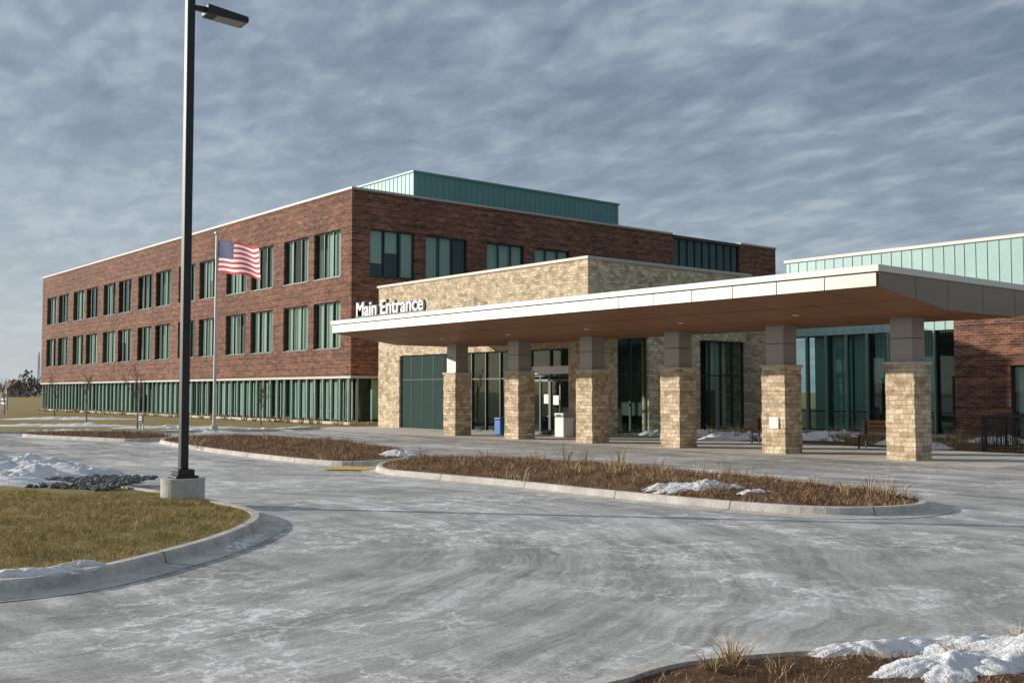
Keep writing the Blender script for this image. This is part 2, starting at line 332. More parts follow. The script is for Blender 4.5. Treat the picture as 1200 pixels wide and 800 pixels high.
w=Win(); w.add('y',EU-.25,15.,18.3,.1,2.85,3,cur=.8); w.add('y',EU-.25,10.,13.,.1,2.85,3,cur=.2); w.done(E)
boxes('wing_core',[(EU+1.6,-11.8,0,EU+13.8,28.2,7.5)],INT,E)
boxes('wing_floor_slab',[(EU+.41,-11.8,4.4,EU+1.58,28.2,4.6)],INT,E)
boxes('wing_roof',[(EU+.42,-11.8,7.52,EU+13.9,28.25,7.6)],ROOF,E)
# ---------------------------------------------------------------- canopy
C=empty('entrance_canopy')
ca,cb=12.9,37.6
prof=[(21.5,4.70),(21.5,4.26),(24.6,3.86),(28.2,3.86),(31.3,4.26),(31.3,4.70)]
def recalc(o):
    bm=bmesh.new(); bm.from_mesh(o.data); bmesh.ops.recalc_face_normals(bm,faces=bm.faces); bm.to_mesh(o.data); bm.free()
def extr(name,prof,y0,y1,mat,parent):
    n=len(prof); V=[(x,y0,z) for x,z in prof]+[(x,y1,z) for x,z in prof]
    F=[tuple(range(n)),tuple(range(n,2*n))[::-1]]+[(i,n+i,n+(i+1)%n,(i+1)%n) for i in range(n)]
    o=mk(name,V,F,mat,parent); recalc(o); return o
body=extr('canopy_body',prof,ca,cb,SOFF,C)
def soffz(u):
    for (x0,z0),(x1,z1) in zip(prof[1:5],prof[2:5]):
        if x0<=u<=x1: return z0+(z1-z0)*(u-x0)/(x1-x0)
V=[];F=[]
def strip(pts,wd,dirv):
    for (p,q) in zip(pts,pts[1:]):
        n=len(V); d=Vector(dirv)*wd/2
        for P in (p,q):
            V.append(tuple(Vector(P)-d)); V.append(tuple(Vector(P)+d))
        F.append((n,n+1,n+3,n+2))
yy=ca+1.37
while yy<cb-.5:
    strip([(x,yy,soffz(x)-.003) for x in (21.55,24.6,28.2,31.25)],.03,(0,1,0)); yy+=1.37
for x in (23.05,24.6,26.4,28.2,29.75): strip([(x,ca+.05,soffz(x)-.004),(x,cb-.05,soffz(x)-.004)],.03,(1,0,0))
mk('soffit_joints',V,F,FASCD,C)
ps=[];N=18; L=(cb-ca)/N
for i in range(N):
    a=ca+i*L+.014; b=ca+(i+1)*L-.014
    ps.append((21.46,a,4.27,21.497,b,4.57)); ps.append((31.303,a,4.27,31.34,b,4.57))
boxes('fascia_panels',ps,FASC,C)
boxes('fascia_reveal',[(21.485,ca+.01,4.262,21.499,cb-.01,4.62)],FASCD,C)
boxes('fascia_top_band',[(21.42,ca-.08,4.60,21.6,cb+.08,4.76),(31.2,ca-.08,4.60,31.38,cb+.08,4.76),(21.6,ca-.08,4.60,31.2,ca-.002,4.76),(21.6,cb+.002,4.60,31.2,cb+.08,4.76)],BANDM,C,.01)
boxes('canopy_roof',[(21.6,ca+.01,4.7,31.2,cb-.01,4.74)],ROOF,C)
for y0,sg in ((ca,-1),(cb,1)):
    xs=[21.5,23.1,24.6,26.4,28.2,29.7,31.3]
    V=[];F=[]
    for x0,x1 in zip(xs,xs[1:]):
        x0+=.012;x1-=.012
        n=len(V)
        for yv in (y0+sg*.003,y0+sg*.04):
            V+=[(x0,yv,soffz(x0)+.005),(x1,yv,soffz(x1)+.005),(x1,yv,4.59),(x0,yv,4.59)]
        F+=[(n,n+1,n+2,n+3),(n+4,n+7,n+6,n+5),(n,n+4,n+5,n+1),(n+1,n+5,n+6,n+2),(n+2,n+6,n+7,n+3),(n+3,n+7,n+4,n)]
    mk('end_fascia_panels',V,F,ENDM,C)
for j in range(6):
    for x in (24.0,28.8):
        y=14.57+4.13*j+2.3; z=soffz(x)
        if y<cb-.5 and not (x>28 and y>30): cyl('soffit_downlight',(x,y,z+.02),(x,y,z-.012),.09,.09,WHITE,C,14)
for k in range(6):
    v=14.57+4.13*k
    q=[];z=0.;rs=random.Random(k)
    while z<2.6-.01:
        h=min(rs.choice((.10,.13,.17,.21)),2.6-z); e=rs.uniform(-.010,.010); f=rs.uniform(-.010,.010)
        q.append((26.0+e,v+f,z,26.85-e,v+.85-f,z+h)); z+=h
    boxes('column_stone',q,STONE,C,.006)
    boxes('column_cap',[(25.96,v-.04,2.60,26.89,v+.89,2.67)],CONC,C,.008)
    boxes('column_cladding',[(26.1,v+.1,2.67,26.75,v+.75,3.3),(26.1,v+.1,3.315,26.75,v+.75,3.87)],COLM,C,.006)
    boxes('column_core',[(26.12,v+.12,3.2,26.73,v+.73,3.4)],FASCD,C)
v=18.7; boxes('column_cover_plate',[(25.96,v+.22,.75,25.985,v+.55,1.1)],WHITE,C)
# sign
G=empty('main_entrance_sign')
cu=bpy.data.curves.new('sign_text','FONT'); cu.body='Main Entrance'; cu.size=.8; cu.extrude=.05; cu.offset=.012
to=bpy.data.objects.new('letters',cu); col.objects.link(to); to.parent=G
bpy.context.view_layer.update(); wd=to.dimensions.x
R=Matrix(((0,0,-1),(-1,0,0),(0,1,0))).to_4x4()
sc=4.65/wd
to.matrix_basis=Matrix.Translation((21.50,35.75,4.84))@R@Matrix.Diagonal((sc,.98,1,1))
cu.materials.append(WHITE)
boxes('letter_rail',[(21.47,31.0,4.78,21.53,35.8,4.83)]+[(21.48,31.2+i*.9,4.74,21.52,31.24+i*.9,4.8) for i in range(6)],FRAME,G)
cu2=cu.copy(); cu2.offset=.03; cu2.extrude=.03; cu2.materials.clear(); cu2.materials.append(BLACK)
t2=bpy.data.objects.new('letter_returns',cu2); col.objects.link(t2); t2.parent=G
t2.matrix_basis=Matrix.Translation((21.56,35.75,4.84))@R@Matrix.Diagonal((sc,.98,1,1))
# ---------------------------------------------------------------- ground
def smooth(pts,k=6):
    n=len(pts);out=[]
    for i in range(n):
        p0,p1,p2,p3=[Vector(pts[(i+j-1)%n]) for j in range(4)]
        for s in range(k):
            t=s/k; out.append(.5*((2*p1)+(-p0+p2)*t+(2*p0-5*p1+4*p2-p3)*t*t+(-p0+3*p1-3*p2+p3)*t**3))
    return out
def ccw(p):
    a=sum(p[i][0]*p[(i+1)%len(p)][1]-p[(i+1)%len(p)][0]*p[i][1] for i in range(len(p)))
    return p if a>0 else p[::-1]
def offs(p,d):
    n=len(p);o=[]
    for i in range(n):
        t=(p[(i+1)%n]-p[i-1]); t.normalize(); o.append(p[i]+Vector((t.y,-t.x))*d)
    return o
def sheet(name,pts,z,mat):
    pts=ccw([Vector(p) for p in pts]); return mk(name,[(p.x,p.y,z) for p in pts],[tuple(range(len(pts)))],mat)
def kerb(name,P,parent=None,gut=.33,h=.14):
    prof=[(gut,.009),(gut-.01,.013),(.03,.02),(.0,.03),(-.025,h-.02),(-.045,h),(-.15,h),(-.155,h-.05)]
    n=len(P);V=[];F=[]
    for d,z in prof:
        for q in offs(P,d): V.append((q.x,q.y,z))
    for j in range(len(prof)-1):
        for i in range(n): F.append((j*n+i,j*n+(i+1)%n,(j+1)*n+(i+1)%n,(j+1)*n+i))
    acc=0
    JV=[];JF=[]
    for i in range(n):
        acc+=(P[i]-P[i-1]).length
        if acc>2.2:
            acc=0; t=(P[(i+1)%n]-P[i-1]).normalized(); nn=Vector((t.y,-t.x)); k=len(JV)
            for d,z in prof[:-1]:
                c=P[i]+nn*d
                for sgn in (-1,1): q=c+t*.007*sgn+nn*.003; JV.append((q.x,q.y,z+.003))
            for j in range(len(prof)-2): JF.append((k+2*j,k+2*j+1,k+2*j+3,k+2*j+2))
    o=mk(name,V,F,KERB,parent)
    mk('kerb_joints',JV,JF,FASCD,o)
    return o
def fill(name,P,mat,z0=.11,H=.12,rings=14,parent=None,amp=.02,cen=None):
    Q=offs(P,-.14); n=len(Q); c=Vector(cen) if cen else sum(Q,Vector((0,0)))/n
    V=[];F=[]
    for r in range(rings):
        s=1-r/rings
        for q in Q:
            p=c+(q-c)*s
            e=0 if r==0 else amp*noise.noise(Vector((p.x*2,p.y*2,0)))+amp*.5*noise.noise(Vector((p.x*6,p.y*6,3)))
            V.append((p.x,p.y,z0+H*(1-s**3)+e))
    V.append((c.x,c.y,z0+H))
    for r in range(rings-1):
        for i in range(n): F.append((r*n+i,r*n+(i+1)%n,(r+1)*n+(i+1)%n,(r+1)*n+i))
    for i in range(n): F.append(((rings-1)*n+i,(rings-1)*n+(i+1)%n,len(V)-1))
    return mk(name,V,F,mat,parent,smooth=True)
def scatter(name,surf,n,h,wd,mat,lean=.6,parent=None,keep=None):
    me=surf.data; vs=[v.co.copy() for v in me.vertices]; bv=BVHTree.FromPolygons(vs,[tuple(p.vertices) for p in me.polygons])
    xs=[v.x for v in vs]; ys=[v.y for v in vs]; V=[];F=[];c=0;tr=0
    x0,x1,y0,y1=min(xs),max(xs),min(ys),max(ys)
    while c<n and tr<n*12:
        tr+=1
        x=random.uniform(x0,x1); y=random.uniform(y0,y1)
        if keep and not keep(x,y): continue
        hit=bv.ray_cast(Vector((x,y,5)),Vector((0,0,-1)))[0]
        if hit is None: continue
        c+=1; a=random.uniform(0,6.283); H=h*random.uniform(.45,1.25)*(1+.9*noise.noise(Vector((x*1.7,y*1.7,5)))); w_=wd*random.uniform(.6,1.4)
        l=H*random.uniform(.1,lean); b=random.uniform(0,6.283)
        k=len(V); z=hit.z-.01
        V+=[(x-w_*math.cos(a),y-w_*math.sin(a),z),(x+w_*math.cos(a),y+w_*math.sin(a),z),(x+l*math.cos(b),y+l*math.sin(b),z+H)]; F.append((k,k+1,k+2))
    return mk(name,V,F,mat,parent)
def clump(V,F,x,y,z,H,n,r=.08,spread=.45,wd=.006):
    for i in range(n):
        a=random.uniform(0,6.283); b=random.uniform(0,6.283); rr=r*random.random(); h=H*random.uniform(.4,1.1); s=spread*h*random.uniform(.1,1.2)
        px,py=x+rr*math.cos(b),y+rr*math.sin(b); cx,cy=math.cos(b),math.sin(b); dx,dy=-math.sin(a)*wd,math.cos(a)*wd; k=len(V)
        V.extend([(px-dx,py-dy,z),(px+dx,py+dy,z),(px+cx*s*.35-dx,py+cy*s*.35-dy,z+h*.6),(px+cx*s*.35+dx,py+cy*s*.35+dy,z+h*.6),(px+cx*s,py+cy*s,z+h)])
        F.extend([(k,k+1,k+3,k+2),(k+2,k+3,k+4)])
def snow(name,x,y,rx,ry,h,seed,rot=0,z=0.,res=64,parent=None):
    V=[];F=[];rg=26
    for j in range(rg+1):
        s=j/rg
        for i in range(res):
            a=2*math.pi*i/res
            e=1+.42*noise.noise(Vector((math.cos(a)*1.6,math.sin(a)*1.6,seed)))+.25*noise.noise(Vector((math.cos(a)*5,math.sin(a)*5,seed+9)))+.12*noise.noise(Vector((math.cos(a)*14,math.sin(a)*14,seed+5)))
            lx,ly=rx*s*e*math.cos(a),ry*s*e*math.sin(a)
            X=x+lx*math.cos(rot)-ly*math.sin(rot); Y=y+lx*math.sin(rot)+ly*math.cos(rot)
            nn=noise.noise(Vector((X*2.2,Y*2.2,seed)))*.6+noise.noise(Vector((X*6,Y*6,seed)))*.35+noise.noise(Vector((X*15,Y*15,seed)))*.25
            V.append((X,Y,z-.03+h*((1-s**2.2)*(1+1.1*nn))+.03*(1-s)))
    for j in range(rg):
        for i in range(res): F.append((j*res+i,j*res+(i+1)%res,(j+1)*res+(i+1)%res,(j+1)*res+i))
    return mk(name,V,F,SNOW,parent,smooth=True)
g=2500
sheet('ground',[(-g,-g),(g,-g),(g,g),(-g,g)],0,LAWN)
sheet('asphalt_road',[W(*p) for p in [(-250,43.5),(-60,44),(-25,45.5),(-15,46.5),(-11,48.5),(-9.6,52)]]+[(27.4,47.2),(33,47.2),(33,31),(33.0,8),(60,8),(90,-60)]+[W(0,-60),W(-250,-60)],.004,ASPH)
sheet('concrete_walk',[(25.0,12.0),(31.6,12.0),(31.6,30.7),(29.45,30.7),(29.45,47),(27.6,48.5),(25.0,46)],.009,CONC)
V=[];F=[]
for yv in np.arange(13.5,46,1.55): strip([(25.02,yv,.012),(29.4 if yv>30.7 else 31.58,yv,.012)],.02,(0,1,0))
for xv in (26.95,28.3): strip([(xv,12.02,.0125),(xv,46,.0125)],.02,(1,0,0))
mk('concrete_walk_joints',V,F,FASCD)
sheet('planting_bed_ground',[(31.6,9),(39.6,9),(39.6,30.7),(31.6,30.7)],.010,MULCH)
V=[];F=[]
pl=[Vector(W(*p)) for p in [(-90,44.0),(-60,44),(-40,44.7),(-25,45.5),(-15,46.5),(-11,48.5),(-9.6,52)]]
pr=[(-.55,.009),(-.04,.02),(0,.13),(.12,.13),(.13,.0)]
for q in range(len(pl)):
    t=(pl[min(q+1,len(pl)-1)]-pl[max(q-1,0)]).normalized(); nn=Vector((-t.y,t.x))
    for d,z in pr: c=pl[q]+nn*d; V.append((c.x,c.y,z))
for q in range(len(pl)-1):
    for j in range(4): F.append((q*5+j,(q+1)*5+j,(q+1)*5+j+1,q*5+j+1))
mk('kerb',V,F,KERB)
def isl(pts,k=6): return ccw(smooth([Vector(W(*p)) for p in pts],k))
I1=isl([(-6.5,8.2),(-4.9,9.3),(-4.15,9.95),(-3.7,11.2),(-3.42,12.6),(-3.40,14.1),(-3.75,15.3),(-4.7,16.6),(-6.2,18.3),(-8.0,20.0),(-10.5,22.5),(-14,25.5),(-20,27),(-24,22),(-22,12),(-14,8.0),(-9,7.2)])
K1=kerb('kerb',I1)
L1=fill('lawn_island',I1,LAWN,.11,.10,24,cen=W(-9.5,15),amp=.04)
def camxy(u,v): return (CA*u-SA*v, SA*u+CA*v)
def near(x,y):
    X,Y=camxy(x,y)
    return X>-11 and Y<17.9+.35*(X+6) + .5*math.sin(X*2.)
scatter('dormant_grass',L1,120000,.06,.0035,BLG,1.3,keep=near)
V=[];F=[]
def rock(x,y,z,r):
    k=len(V); 
    ico=[(0,0,1),(.9,0,.3),(.28,.85,.3),(-.72,.53,.3),(-.72,-.53,.3),(.28,-.85,.3),(.72,.5,-.4),(-.28,.85,-.4),(-.9,0,-.4),(-.28,-.85,-.4),(.72,-.53,-.4)]
    th=random.uniform(0,6.28)
    for a,b,c in ico:
        q=r*random.uniform(.75,1.25); V.append((x+q*(a*math.cos(th)-b*math.sin(th)),y+q*(a*math.sin(th)+b*math.cos(th)),z+q*c*.7))
    for f in ((0,1,2),(0,2,3),(0,3,4),(0,4,5),(0,5,1),(1,6,2),(2,6,7),(2,7,3),(3,7,8),(3,8,4),(4,8,9),(4,9,5),(5,9,10),(5,10,1),(1,10,6)): F.append(tuple(k+i for i in f))
for i in range(1300):
    X=random.uniform(-12.5,-6.9); Y=18.9+random.uniform(-.7,1.9)-.42*(X+8)
    x,y=W(X,Y); rock(x,y,.19,random.uniform(.03,.085))
mk('river_rock_bed',V,F,ROCK)
for i,(X,Y,rx,ry,h) in enumerate([(-10.0,21.2,2.4,1.2,.26),(-11.6,20.2,2.5,1.4,.24),(-9.3,20.3,1.2,.5,.17),(-10.2,18.8,1.9,.5,.16),(-13.5,24.2,2.6,1.1,.26),(-8.6,20.7,.9,.35,.15),(-9.4,19.4,.9,.3,.15)]):
    x,y=W(X,Y); snow('snow_patch',x,y,rx,ry,h,i*3.1,-A,.2)
for i,(X,Y,rx,ry,h) in enumerate([(-4.6,9.85,.6,.14,.05),(-5.3,9.5,.5,.16,.05),(-4.25,10.35,.3,.1,.04)]):
    x,y=W(X,Y); snow('snow_patch',x,y,rx,ry,h,i*5.3+2,-A+.5,.15)
V=[];F=[]
for i in range(60):
    X=-3.25+random.gauss(0,.06); Y=12.6+random.gauss(0,.35); x,y=W(X,Y); rock(x,y,.02,random.uniform(.012,.045))
mk('snow_clod_cluster',V,F,SNOW)
# island beds
I2=isl([(-12.6,37.2),(-9.8,32.6),(-7.,28.7),(-4.5,25.9),(-3.2,26.2),(-2.7,27.7),(-2.9,30.5),(-4.5,34.),(-7.6,38.2),(-11,41.2),(-12.6,40)])
kerb('kerb',I2); L2=fill('planting_bed',I2,MULCH,.11,.14,10,amp=.06)
I3=isl([(-2.9,23.3),(-1.5,21.7),(0,20.15),(1.22,18.65),(2.3,17.45),(3.4,16.35),(4.5,15.6),(5.55,15.55),(6.4,16.1),(6.7,17.2),(6.1,18.9),(4.4,21.5),(2.0,24.8),(-.7,27.3),(-2.3,27.6),(-3.2,25.6)])
kerb('kerb',I3); L3=fill('planting_bed',I3,MULCH,.11,.16,12,amp=.07)
for L in (L2,L3):
    scatter('dry_perennials',L,20000,.09,.007,BLB,1.6)
V=[];F=[]
for L,n in ((L2,30),(L3,34)):
    P=[v.co for v in L.data.vertices][:-1]
    for i in range(n):
        p=random.choice(P); clump(V,F,p.x+random.uniform(-.3,.3),p.y+random.uniform(-.3,.3),p.z-.02,random.uniform(.14,.36),26,.16,.9,.005)
for X,Y,h in ((5.9,17.2,.45),(6.05,16.9,.38),(5.6,17.5,.3),(1.2,23.8,.6),(.6,24.4,.5),(2.4,23.2,.6),(3.1,22.2,.4),(-2.3,26.6,.4),(4.2,20.6,.4),(1.7,24.0,.45)):
    x,y=W(X,Y); clump(V,F,x,y,.12,h,40,.14,.7,.005)
mk('ornamental_grass',V,F,BLT)
for i,(X,Y,rx,ry,h) in enumerate([(3.3,17.7,.95,.3,.15),(2.8,18.0,.5,.24,.11),(-3.0,28.2,.55,.4,.10),(4.0,17.1,.4,.15,.08)]):
    x,y=W(X,Y); snow('snow_patch',x,y,rx,ry,h,i*2.7+40,-A,.17)
I5=isl([(-15.5,39.),(-13.8,38.2),(-12.9,39.6),(-14,41.8),(-17.5,43.2),(-20,42.5)])
kerb('kerb',I5); L5=fill('planting_bed',I5,MULCH,.11,.1,8); scatter('dry_perennials',L5,3000,.15,.01,BLB)
for i,(X,Y,rx,ry) in enumerate([(-14.5,47.4,2.2,.7),(-20,46.9,3.2,.6),(-28,46.6,4.,.6),(-11.8,49.0,1.7,.5),(-10.6,52.,1.2,.6),(-17,53,3.2,.5),(-24,56,4,.5),(-10,62,1.4,.3),(-34,46.6,4,.6),(-38,60,5,.6),(-30,70,5,.7),(-50,75,6,.9)]):
    x,y=W(X,Y); snow('snow_patch',x,y,rx,ry,.13,i*1.9+70,-A,.02)
# foreground bed
I4=isl([(.35,6.0),(.62,6.45),(1.05,6.82),(1.8,7.08),(2.7,7.25),(3.9,7.6),(5.6,8.2),(8.5,8.8),(11,7),(9,3.5),(4,3.2),(1.0,4.6)])
kerb('kerb',I4,gut=.28); L4=fill('planting_bed',I4,MULCH,.11,.04,16,amp=.05,cen=W(5,6))
scatter('dry_perennials',L4,30000,.05,.004,BLB,1.6)
for i,(X,Y,rx,ry,h) in enumerate([(3.6,6.95,1.1,.42,.10),(2.35,7.0,.5,.16,.06),(2.75,6.5,.6,.28,.09),(4.9,7.6,1.0,.4,.13),(4.6,6.8,.9,.5,.12),(3.1,7.2,.7,.18,.07)]):
    x,y=W(X,Y); snow('snow_patch',x,y,rx,ry,h,i*3.3+20,-A+.25,.13,110)
V=[];F=[]
for X,Y,H,n in ((1.42,6.75,.20,80),(1.25,6.55,.13,50),(1.65,6.5,.12,50),(2.3,6.75,.11,50),(2.9,6.85,.14,40),(3.8,7.0,.14,30),(3.3,6.7,.14,40),(2.6,6.4,.1,40),(3.5,7.25,.15,30),(2.0,6.6,.1,40)):
    x,y=W(X,Y); clump(V,F,x,y,.11,H,n,.07,1.2,.0028)
mk('ornamental_grass',V,F,BLT)
# bed beside the wing
V=[];F=[]
for i in range(110):
    clump(V,F,random.uniform(32,39.3),random.uniform(10,30.3),.01,random.uniform(.15,.6),24,.2,.7,.010)
for i in range(90):
    clump(V,F,U0-random.uniform(.3,1.2),random.uniform(47.5,108),.0,random.uniform(.15,.5),20,.2,.6,.014)
mk('ornamental_grass',V,F,BLT)
for i in range(22):
    snow('snow_patch',random.uniform(32.2,38.6),random.uniform(11,30),random.uniform(.4,1.1),random.uniform(.8,1.9),.2,i*2.3+90,0,.0,40)
for X,Y in ((-3.9,24.9),(-1.9,28.6)):
    pts=[W(X-.6,Y-.25),W(X+.5,Y-.5),W(X+.6,Y+.5),W(X-.45,Y+.75)]; sheet('tactile_paving',pts,.024,YEL)
# ---------------------------------------------------------------- lamp post
lx,ly=W(-5.33,16.9); LP=empty('street_lamp',(lx,ly,0))
cyl('concrete_base',(lx,ly,.05),(lx,ly,.46),.345,.345,CONC,LP,40)
boxes('base_cover',[(lx-.19,ly-.19,.46,lx+.19,ly+.19,.50),(lx-.14,ly-.14,.50,lx+.14,ly+.14,.60)],BLACK,LP,.01)
boxes('pole',[(lx-.066,ly-.066,.60,lx+.066,ly+.066,8.45)],BLACK,LP,.012)
hx,hy=W(1,.75); hd=Vector((hx,hy,0)).normalized(); sd=Vector((-hd.y,hd.x,0))
def obox(name,o,l0,l1,w0,w1,z0,z1,z0b,z1b,mat,parent,bev=.015):
    V=[];
    for l,w_,za,zb in ((l0,w0,z0,z1),(l1,w1,z0b,z1b)):
        for s,zz in ((-1,za),(1,za),(1,zb),(-1,zb)): V.append(tuple(o+hd*l+sd*s*w_+Vector((0,0,zz))))
    F=[(0,1,2,3),(7,6,5,4),(0,4,5,1),(1,5,6,2),(2,6,7,3),(3,7,4,0)]
    ob=mk(name,V,F,mat,parent); recalc(ob)
    b=ob.modifiers.new('b','BEVEL'); b.width=bev; b.segments=2
    return ob
o=Vector((lx,ly,8.22))
obox('lamp_arm',o,.06,.3,.035,.05,-.04,.04,-.05,.05,BLACK,LP)
obox('lamp_head',o,.25,.95,.16,.19,-.09,.07,-.12,-.02,BLACK,LP,.02)
obox('lamp_lens',o,.42,.90,.13,.15,-.108,-.085,-.132,-.11,COLM,LP,.003)
# ---------------------------------------------------------------- flagpole & flag
fx,fy=W(-14.6,51.); FP=empty('flagpole',(fx,fy,0))
cyl('pole',(fx,fy,0),(fx,fy,9.6),.085,.045,STEEL,FP,20); cyl('base_collar',(fx,fy,0),(fx,fy,.25),.2,.15,CONC,FP,20)
bm=bmesh.new(); bmesh.ops.create_uvsphere(bm,u_segments=16,v_segments=10,radius=.1)
me=bpy.data.meshes.new('finial'); bm.to_mesh(me); bm.free(); me.materials.append(STEEL); oo=bpy.data.objects.new('finial',me); col.objects.link(oo); oo.parent=FP; oo.location=(0,0,9.68)
FL=empty('american_flag',(fx,fy,0))
d=Vector((*W(1,-.7),0)).normalized(); nrm=Vector((-d.y,d.x,0))
def fp(s,t,off=0):
    ph=s*9.5+t*1.6
    p=Vector((fx,fy,7.70))+d*(.1+3.15*s)+nrm*(.12*math.sin(ph)*(.2+s)+off)
    p.z+=1.6*t -.62*s**1.3 +.08*math.sin(ph*1.2+.6)*s + .12*s*(1-t)
    return tuple(p)
nx,ny=80,52
V=[fp(i/nx,j/ny) for j in range(ny+1) for i in range(nx+1)]; F=[];ix=[]
for j in range(ny):
    for i in range(nx):
        F.append((j*(nx+1)+i,j*(nx+1)+i+1,(j+1)*(nx+1)+i+1,(j+1)*(nx+1)+i))
        r=j//4
        ix.append(2 if (i<nx*.4 and r>=6) else (0 if r%2==0 else 1))
mk('flag_cloth',V,F,None,FL,True,[RED,FWH,NAVY],ix)
V=[];F=[]
for r in range(9):
    for c in range(6 if r%2==0 else 5):
        s=.4*((c+.5+(.5 if r%2 else 0))/6.); t=6/13+(7/13)*((r+.75)/9.6)
        for off in (-.012,.012):
            k=len(V)
            for q in range(10):
                a=math.pi*q/5; rr=.011 if q%2==0 else .005
                V.append(fp(s+rr*math.cos(a),t+rr*1.6*math.sin(a),off))
            F.append(tuple(range(k,k+10)))
mk('flag_stars',V,F,FWH,FL)
# ---------------------------------------------------------------- site furniture
def bin_(name,x,y,w_,h,mat,lidm):
    e=empty(name,(x,y,0))
    boxes('body',[(x-w_/2,y-w_/2,.02,x+w_/2,y+w_/2,h*.82)],mat,e,.03)
    boxes('lid',[(x-w_*.54,y-w_*.54,h*.83,x+w_*.54,y+w_*.54,h)],lidm,e,.05)
    boxes('opening',[(x-w_*.552,y-w_*.25,h*.86,x-w_*.53,y+w_*.25,h*.94)],BLACK,e)
bin_('recycling_bin',28.3,35.0,.42,.75,BLUE,BLUE)
bin_('trash_can',28.7,31.4,.55,1.0,WHITE,COLM)
def bench(x,y):
    e=empty('park_bench',(x,y,0))
    boxes('seat',[(x+.02+.11*i,y,.42,x+.11+.11*i,y+1.6,.46) for i in range(4)],WOOD,e,.006)
    boxes('backrest',[(x+.50,y,.56+.13*i,x+.53,y+1.6,.66+.13*i) for i in range(3)],WOOD,e,.006)
    for yy in (y+.12,y+1.42):
        boxes('legs',[(x+.04,yy,0,x+.08,yy+.05,.42),(x+.455,yy,0,x+.495,yy+.05,.92),(x+.08,yy+.005,.38,x+.455,yy+.045,.415)],BLACK,e)
bench(30.4,17.6); bench(30.4,21.9)
RL=empty('metal_railing',(31.8,9,0)); rb=[]
for i in range(7): yv=15.6-i*1.5; rb.append((31.77,yv-.03,0,31.83,yv+.03,1.1))
rb+=[(31.76,6.5,1.06,31.84,15.6,1.12),(31.785,6.5,.12,31.815,15.6,.16),(31.785,6.5,.92,31.815,15.6,.95)]
yv=15.5
while yv>6.6: rb.append((31.79,yv-.009,.16,31.81,yv+.009,.92)); yv-=.12
boxes('rails_and_balusters',rb,BLACK,RL)
RL2=empty('metal_railing',(33,15,0)); rb=[]
for i in range(5): xv=32.+i*1.4; rb.append((xv-.03,15.57,0,xv+.03,15.63,1.1))
rb+=[(31.9,15.56,1.07,37.7,15.64,1.13),(31.9,15.585,.12,37.7,15.615,.16)]
xv=32.
while xv<37.6: rb.append((xv-.009,15.59,.16,xv+.009,15.61,1.07)); xv+=.12
boxes('rails_and_balusters',rb,BLACK,RL2)
def tree(name,x,y,H,seed):
    rd=random.Random(seed); V=[];F=[]
    def br(p,dv,L,r,dep):
        q=p+dv*L; a=dv.orthogonal().normalized(); b=dv.cross(a); k=len(V); m=6
        for P,R_ in ((p,r),(q,r*.55)):
            for i in range(m): w_=2*math.pi*i/m; V.append(tuple(P+(a*math.cos(w_)+b*math.sin(w_))*R_))
        for i in range(m): F.append((k+i,k+(i+1)%m,k+m+(i+1)%m,k+m+i))
        if dep==0: return
        for j in range(rd.randint(3,5)):
            f=rd.uniform(.35,1.); nd=(dv+Vector((rd.uniform(-1,1),rd.uniform(-1,1),rd.uniform(0,.6)))*.65).normalized()
            br(p+dv*L*f,nd,L*rd.uniform(.45,.7),r*.5,dep-1)
    br(Vector((x,y,0)),Vector((0,0,1)),H*.55,.045,4)
    mk(name,V,F,BARK)
for i,(X,Y,H) in enumerate([(-18.9,52.5,3.2),(-35.2,80,3.4),(-41,84,3.2),(-27,66,3.),(-14,58,2.6)]):
    x,y=W(X,Y); tree('bare_young_tree',x,y,H,i+3)
def signpost(name,X,Y,h,w_,hh,mat):
    x,y=W(X,Y); e=empty(name,(x,y,0)); boxes('posts',[(x-.03,y-w_*.4,0,x+.03,y-w_*.4+.06,h),(x-.03,y+w_*.4-.06,0,x+.03,y+w_*.4,h)],STEEL,e)
    boxes('panel',[(x-.07,y-w_/2,h-hh,x-.031,y+w_/2,h)],mat,e,.005); boxes('lettering',[(x-.075,y-w_*.35,h-hh*.4,x-.071,y+w_*.35,h-hh*.3),(x-.075,y-w_*.3,h-hh*.65,x-.071,y+w_*.35,h-hh*.55)],WHITE,e)
signpost('directional_sign',-17.8,50,.8,.6,.45,BLACK); signpost('directional_sign',-42.0,86,1.7,2.2,1.3,BLACK)
hx,hy=W(-182,380); H=empty('farm_house',(hx,hy,0))
boxes('walls',[(hx-4,hy-6,0,hx+4,hy+6,3)],plain('siding',(.35,.34,.33)),H)
mk('gable_roof',[(hx-4.4,hy-6.4,3),(hx+4.4,hy-6.4,3),(hx+4.4,hy+6.4,3),(hx-4.4,hy+6.4,3),(hx,hy-6.4,6),(hx,hy+6.4,6)],[(0,1,4),(2,3,5),(0,4,5,3),(1,2,5,4)],plain('shingles',(.16,.10,.09)),H)
boxes('windows',[(hx-4.03,hy-4+i*3,1,hx-4.0,hy-3+i*3,2.2) for i in range(3)]+[(hx-3+i*3,hy-6.03,1,hx-2+i*3,hy-6.,2.2) for i in range(2)],FRAME,H)
mx,my=W(-228,500); M=empty('radio_mast',(mx,my,0))
V=[];F=[]
def rod(p,q,r):
    p,q=Vector(p),Vector(q); dv=(q-p).normalized(); a=dv.orthogonal().normalized()*r; b=dv.cross(a); k=len(V)
    for P in (p,q):
        for s,t_ in ((1,1),(-1,1),(-1,-1),(1,-1)): V.append(tuple(P+a*s+b*t_))
    for i in range(4): F.append((k+i,k+(i+1)%4,k+4+(i+1)%4,k+4+i))
